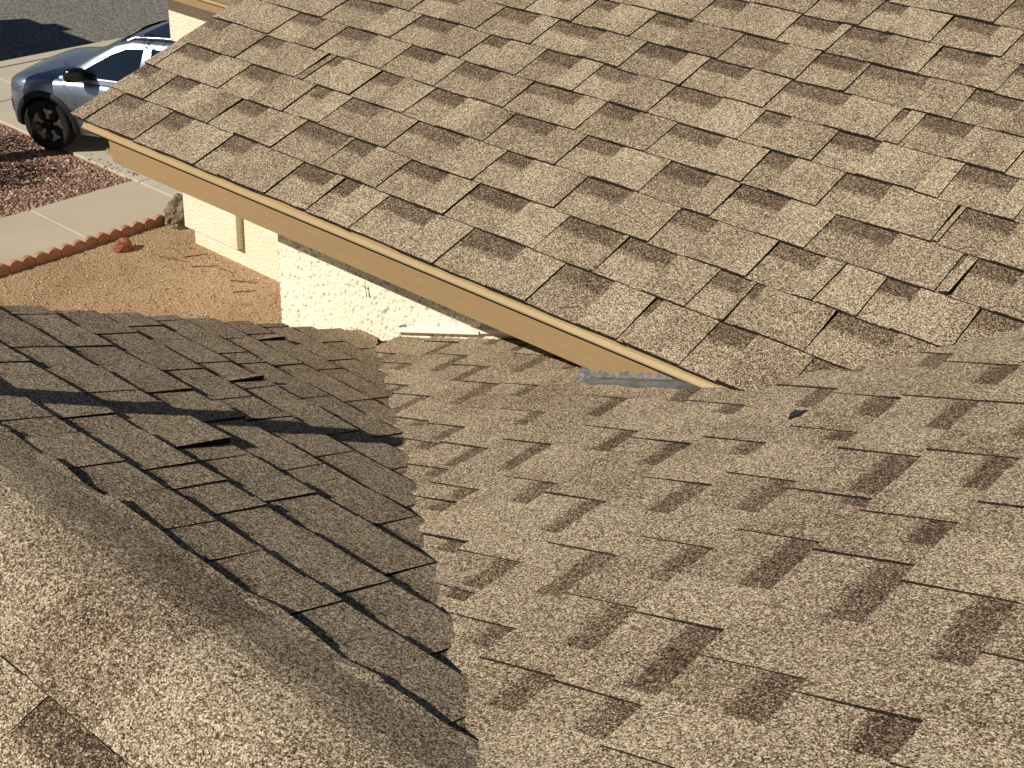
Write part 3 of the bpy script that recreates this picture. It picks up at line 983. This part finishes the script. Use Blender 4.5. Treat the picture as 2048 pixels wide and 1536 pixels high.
# black arch flares and sill cladding
for cx in (0, -2.61):
    for sg in (1, -1):
        mb = MB(); pr = None
        for i in range(33):
            a = math.pi * (-.12 + 1.24 * i / 32)
            row = []
            for r_, o_ in ((.385, -.06), (.385, .012), (.40, .022), (.455, .020), (.468, .004)):
                x = cx + r_ * math.cos(a); z = .345 + r_ * math.sin(a)
                zz = max(.24, z)
                row.append((x, sg * (car_side_y(x, min(zz, .9)) + o_), zz))
            if pr:
                for q in range(4):
                    mb.face([pr[q], row[q], row[q + 1], pr[q + 1]])
            pr = row
        mb.build('arch_flare', 'plastic', car, merge=True, smooth=True)
side_patch('sill_cladding', [(-.46, .235), (-.46, .43), (-1.2, .40), (-2.15, .43), (-2.15, .235)], 'plastic', .010, .02, sides=(1, -1))
# cabin
CB = [(-.50, 1.03, .80), (-.95, 1.30, .735), (-1.28, 1.475, .665), (-1.50, 1.53, .63), (-2.2, 1.555, .615), (-2.9, 1.53, .60), (-3.15, 1.47, .59), (-3.36, 1.30, .64), (-3.46, 1.05, .72)]
CB = [(x + .27, 1.0 + (z - 1.0) * 1.07, w_) for x, z, w_ in CB]
BASEW = .845
def cab_y(x, z):
    zt = lerp([(c_[0], c_[1]) for c_ in CB[::-1]], x); wt = lerp([(c_[0], c_[2]) for c_ in CB[::-1]], x)
    k = max(0, min(1, (z - 1.0) / max(.01, zt - 1.0)))
    return BASEW + (wt - BASEW) * k
mb = MB(); secs = []
for (x, zt, wt) in CB:
    secs.append([(x, BASEW, .99), (x, BASEW + (wt - BASEW) * .5, 1.0 + (zt - 1.0) * .5), (x, wt + .012, zt - .045), (x, wt - .04, zt - .005), (x, wt * .5, zt + .02), (x, 0, zt + .028)])
full = []
for s_ in secs:
    full.append(s_ + [(p[0], -p[1], p[2]) for p in s_[-2::-1]])
for a, b in zip(full[:-1], full[1:]):
    for i in range(len(a) - 1):
        mb.face([a[i], b[i], b[i + 1], a[i + 1]])
cabin = mb.build('cabin', 'paint', car, smooth=True, merge=True)
def win(name, pts, mat='glass', off=.008, sides=(1, -1)):
    pts = [(x + .27, 1.0 + (z - 1.0) * 1.07) for x, z in pts]
    for sg in sides:
        mb = MB()
        o_ = [(x, sg * (cab_y(x, z) + off), z) for x, z in pts]
        i_ = [(x, sg * (cab_y(x, z) - .02), z) for x, z in pts]
        mb.face(o_ if sg > 0 else o_[::-1])
        for i in range(len(o_)):
            j = (i + 1) % len(o_)
            mb.face([i_[i], i_[j], o_[j], o_[i]])
        mb.build(name, mat, car, merge=True)
win('side_window', [(-.72, 1.055), (-1.60, 1.065), (-1.66, 1.44), (-1.42, 1.42), (-1.22, 1.34)])
win('side_window', [(-1.76, 1.068), (-2.58, 1.08), (-2.66, 1.42), (-2.2, 1.46), (-1.78, 1.45)])
win('quarter_window', [(-2.68, 1.09), (-3.08, 1.13), (-3.05, 1.36), (-2.74, 1.415)])
win('belt_trim', [(-.62, 1.028), (-3.1, 1.065), (-3.1, 1.083), (-.62, 1.046)], 'gloss', .012)
# windscreen
mb = MB()
def ws(k, j):
    a, b = (-.29, 1.08, .70), (-1.06, 1.508, .60)
    x = a[0] + (b[0] - a[0]) * k; z = a[1] + (b[1] - a[1]) * k; w_ = a[2] + (b[2] - a[2]) * k
    y = w_ * j
    return (x + .045 * (1 - j * j) * (1 - k * .4), y, z + .022 + .035 * (1 - j * j) * (.6 + .4 * k))
js = [-1, -.6, -.2, .2, .6, 1]; ks_ = [0, .33, .66, 1]
for i in range(3):
    for j in range(5):
        mb.face([ws(ks_[i], js[j]), ws(ks_[i], js[j + 1]), ws(ks_[i + 1], js[j + 1]), ws(ks_[i + 1], js[j])])
mb.build('windscreen', 'glass', car, smooth=True, merge=True)
# sunroof glass, roof rails
mb = MB()
for sg in (0,):
    mb.face([(-1.30, -.45, 1.612), (-2.43, -.44, 1.616), (-2.43, .44, 1.616), (-1.30, .45, 1.612)][::-1])
    mb.face([(-1.30, .45, 1.612), (-2.43, .44, 1.616), (-2.43, .46, 1.58), (-1.30, .47, 1.58)])
mb.build('sunroof', 'glass', car)
for sg in (1, -1):
    mb = MB(); pr = None
    for i in range(17):
        k = i / 16
        x = -1.15 - 1.6 * k
        z = lerp([(c_[0], c_[1]) for c_ in CB[::-1]], x) + .045 * math.sin(math.pi * min(1, max(0, k * 1.0))) ** .35 - .005
        y = sg * (lerp([(c_[0], c_[2]) for c_ in CB[::-1]], x) - .035)
        cur = [(x, y - .016, z - .012), (x, y + .016, z - .012), (x, y + .014, z + .012), (x, y - .014, z + .012)]
        if pr:
            for q in range(4):
                mb.face([pr[q], cur[q], cur[(q + 1) % 4], pr[(q + 1) % 4]])
        pr = cur
    mb.build('roof_rail', 'alloy', car, merge=True, smooth=True)
# mirrors
for sg in (1, -1):
    bm = bmesh.new(); bmesh.ops.create_cube(bm, size=1)
    bmesh.ops.subdivide_edges(bm, edges=bm.edges[:], cuts=3, use_grid_fill=True)
    for v in bm.verts:
        d_ = v.co.normalized() * .62
        v.co = v.co.lerp(d_, .55)
        v.co = Vector((v.co.x * .15 + (v.co.y * .05), v.co.y * .23, v.co.z * .17 + v.co.y * .01))
    me = bpy.data.meshes.new('mirror'); bm.to_mesh(me); bm.free(); me.materials.append(M['gloss'])
    me.polygons.foreach_set('use_smooth', [True] * len(me.polygons))
    o = bpy.data.objects.new('mirror', me); col.objects.link(o); o.parent = car; o.location = (-.56, sg * .985, 1.12); o.rotation_euler = (0, 0, -.2 * sg)
    mb = MB(); mb.box((-.59, min(sg * .82, sg * .95), 1.05), (-.51, max(sg * .82, sg * .95), 1.085)); mb.build('mirror_arm', 'gloss', o and car)
# doors: dark shut lines
def seam(pts, w_=.006):
    out = [(x + w_ / 2, z) for x, z in pts] + [(x - w_ / 2, z) for x, z in pts[::-1]]
    return out
for pts in ([(-.47, .45), (-.47, .7), (-.45, .95)], [(-1.42, .43), (-1.42, .7), (-1.41, .98)], [(-2.28, .60), (-2.42, .75), (-2.58, .98)]):
    for a, b in zip(pts[:-1], pts[1:]):
        side_patch('shut_line', seam([a, b]), 'gloss', .0035, .01, sides=(1, -1))
for hx in (-1.25, -2.15):
    side_patch('handle_recess', [(hx - .085 + .17 * (.5 - .5 * math.cos(2 * math.pi * i / 16)) , .865 + .034 * math.sin(2 * math.pi * i / 16)) for i in range(16)], 'gloss', .004, .01, sides=(1, -1))
    for sg in (1, -1):
        mb = MB(); y = sg * (car_side_y(hx, .87) + .028)
        mb.box((hx - .10, min(y, y - sg * .016), .862), (hx + .09, max(y, y - sg * .016), .89)); mb.build('door_handle', 'chrome', car, bevel=.006)
# crease highlight strip on the doors, lamps, marker, grille, bumper
side_patch('headlamp', [(.80, .80), (.74, .735), (.50, .765), (.30, .84), (.36, .875), (.60, .845)][::1], 'lens', .008, .03, sides=(1, -1))
side_patch('amber_marker', [(.655, .50), (.625, .50), (.605, .62), (.635, .64)], 'amber', .016, .03, sides=(1, -1))
side_patch('bumper_cladding', [(.80, .30), (.46, .25), (.45, .47), (.62, .46), (.74, .68), (.81, .66)], 'plastic', .010, .03, sides=(1, -1))
mb = MB(); mb.box((.80, -.46, .56), (.872, .46, .74)); mb.build('grille', 'gloss', car, bevel=.015)
mb = MB(); mb.box((.78, -.6, .30), (.865, .6, .46)); mb.build('bumper_intake', 'plastic', car, bevel=.02)
# wheels
def wheel(cx, sg):
    ty = MB()
    prof = [(.215, -.10), (.30, -.112), (.335, -.10), (.345, -.06), (.347, 0), (.345, .06), (.335, .10), (.30, .112), (.232, .104), (.225, .085), (.215, .08)]
    n = 48
    for i in range(n):
        a, b = 2 * math.pi * i / n, 2 * math.pi * (i + 1) / n
        for (r0, y0_), (r1, y1_) in zip(prof[:-1], prof[1:]):
            ty.face([(r0 * math.cos(a), y0_, r0 * math.sin(a)), (r0 * math.cos(b), y0_, r0 * math.sin(b)), (r1 * math.cos(b), y1_, r1 * math.sin(b)), (r1 * math.cos(a), y1_, r1 * math.sin(a))])
    w_ = bpy.data.objects.new('wheel', None); col.objects.link(w_); w_.parent = car
    w_.location = (cx, sg * .785, .347); w_.rotation_euler = (0, 0, 0 if sg > 0 else math.pi)
    ty.build('tyre', 'rubber', w_, smooth=True, merge=True)
    rm = MB(); prof = [(.232, .10), (.222, .088), (.20, .04), (.12, .035), (.0, .04)]
    for i in range(n):
        a, b = 2 * math.pi * i / n, 2 * math.pi * (i + 1) / n
        for (r0, y0_), (r1, y1_) in zip(prof[:-1], prof[1:]):
            rm.face([(r0 * math.cos(a), y0_, r0 * math.sin(a)), (r0 * math.cos(b), y0_, r0 * math.sin(b)), (r1 * math.cos(b), y1_, r1 * math.sin(b)), (r1 * math.cos(a), y1_, r1 * math.sin(a))])
    rm.build('rim', 'gloss', w_, smooth=True, merge=True)
    for k in range(5):
        an = 2 * math.pi * k / 5 + .35
        sp_ = MB()
        def pp(r, off, y): return (r * math.cos(an + off), y, r * math.sin(an + off))
        poly = [(.085, -.22), (.085, .22), (.15, .15), (.212, .42), (.222, .25), (.205, .0), (.222, -.16), (.212, -.30), (.15, -.12)]
        top = [pp(r, o_, .082 - .06 * max(0, .15 - r)) for r, o_ in poly]; bot = [pp(r, o_, .045) for r, o_ in poly]
        sp_.face(top[::-1])
        for i in range(len(poly)):
            j = (i + 1) % len(poly)
            sp_.face([top[i], top[j], bot[j], bot[i]])
        sp_.build('spoke', 'alloy', w_)
    hb = MB(); tube(hb, [[(r * math.cos(2 * math.pi * i / 20), y, r * math.sin(2 * math.pi * i / 20)) for i in range(20)] for r, y in ((.055, .04), (.05, .085), (.03, .09))]); hb.build('hub_cap', 'gloss', w_, merge=True)
for cx in (0, -2.61):
    for sg in (1, -1):
        wheel(cx, sg)

# short, blunt nose
for ch in car.children:
    if ch.type == 'MESH':
        for v in ch.data.vertices:
            if v.co.x > .47:
                v.co.x = .47 + (v.co.x - .47) * .5
# ================================================================ just beyond the left edge: what casts the shadows on the drive
palm = empty('palm_tree', 'palm with a stout brown trunk beside the driveway gravel', 'tree')
palm.location = (-14.32, 5.90, 0)
mb = MB()
rings = []
for i in range(26):
    z = i * .15
    r = (.20 if i == 0 else .165) + (.012 if i % 2 else -.006)
    rings.append(ring_pts(r, z, 18, (.02 * math.sin(i * .3) - .012 * i, -.004 * i)))
tube(mb, rings); mb.build('trunk', 'bark', palm, smooth=False, merge=True)
mb = MB()
for k in range(26):
    a = k * 2.399; el = rnd(-.5, 1.2)
    for i in range(12):
        for sg in (-1, 1):
            s0 = .25 + i * .1
            dz = math.sin(el) * s0 - .28 * s0 * s0
            c_ = Vector((-.3 + math.cos(a) * s0 * math.cos(el), -.1 + math.sin(a) * s0 * math.cos(el), 3.75 + dz))
            d1 = Vector((-math.sin(a), math.cos(a), -.3)) * sg * .26 + Vector((math.cos(a), math.sin(a), 0)) * .16
            w_ = Vector((math.cos(a), math.sin(a), 0)) * .022
            mb.face([c_ - w_, c_ + w_, c_ + d1])
mb.build('crown', 'leaf', palm)
def shrub(loc, r, h, seed, label):
    random.seed(seed)
    o = empty('shrub', label, 'shrub', 'shrubs on the red gravel')
    o.location = loc
    mb = MB()
    for k in range(5):
        a = k * 1.25
        tube(mb, [ring_pts(.018, 0, 6, (.03 * math.cos(a), .03 * math.sin(a))), ring_pts(.008, h * .6, 6, (r * .5 * math.cos(a), r * .5 * math.sin(a)))])
    mb.build('stem', 'bark', o)
    mb = MB()
    for k in range(1500):
        v = Vector((rnd(-1, 1), rnd(-1, 1), rnd(-1, 1)))
        if v.length > 1:
            continue
        p = Vector((v.x * r, v.y * r, h * .55 + v.z * h * .45)) * (1 + .12 * noise.noise(v * 3))
        d1 = Vector((rnd(-1, 1), rnd(-1, 1), rnd(-.5, 1))).normalized() * .06
        d2 = d1.cross(Vector((rnd(-1, 1), rnd(-1, 1), rnd(-1, 1)))).normalized() * .02
        mb.face([p - d2, p + d2, p + d1 + d2 * .3, p + d1 - d2 * .3])
    mb.build('foliage', 'leaf', o)
shrub((-13.95, 5.15, .01), .55, .95, 5, 'round green shrub on the gravel nearest the path')
shrub((-15.1, 5.35, .01), .6, 1.0, 6, 'round green shrub on the gravel nearest the street')
random.seed(77)

truck = empty('box_truck', 'white box truck parked along the kerb across from the driveway', 'truck')
truck.location = (-20.5, 4.0, .008)
TH = 2.6
mb = MB(); mb.box((-1.1, -2.6, .75), (1.1, 2.85, TH)); mb.build('cargo_box', 'white', truck, bevel=.03)
mb = MB(); mb.box((-.62, 2.25, TH), (-.1, 2.75, TH + .22)); mb.build('roof_vent', 'white', truck, bevel=.02)
mb = MB(); mb.prism([(-4.3, .45), (-2.65, .45), (-2.65, 2.15), (-3.35, 2.15), (-3.75, 1.4), (-4.3, 1.25)], 'x', -1.0, 1.0); mb.build('cab', 'white', truck, merge=True)
mb = MB(); mb.prism([(-3.40, 2.08), (-3.76, 1.42), (-3.78, 1.44), (-3.42, 2.10)], 'x', -.85, .85); mb.build('windscreen', 'glass', truck, merge=True)
mb = MB(); mb.box((-.5, -4.1, .5), (.5, 2.7, .74)); mb.build('chassis', 'plastic', truck)
for yy in (-3.4, 1.6):
    for sg in (1, -1):
        mb = MB(); tube(mb, [[(sg * xx, yy + r * math.cos(2 * math.pi * i / 24), .42 + r * math.sin(2 * math.pi * i / 24)) for i in range(24)] for r, xx in ((.3, .72), (.42, .74), (.42, .98), (.25, 1.0))]); mb.build('wheel', 'rubber', truck, merge=True)
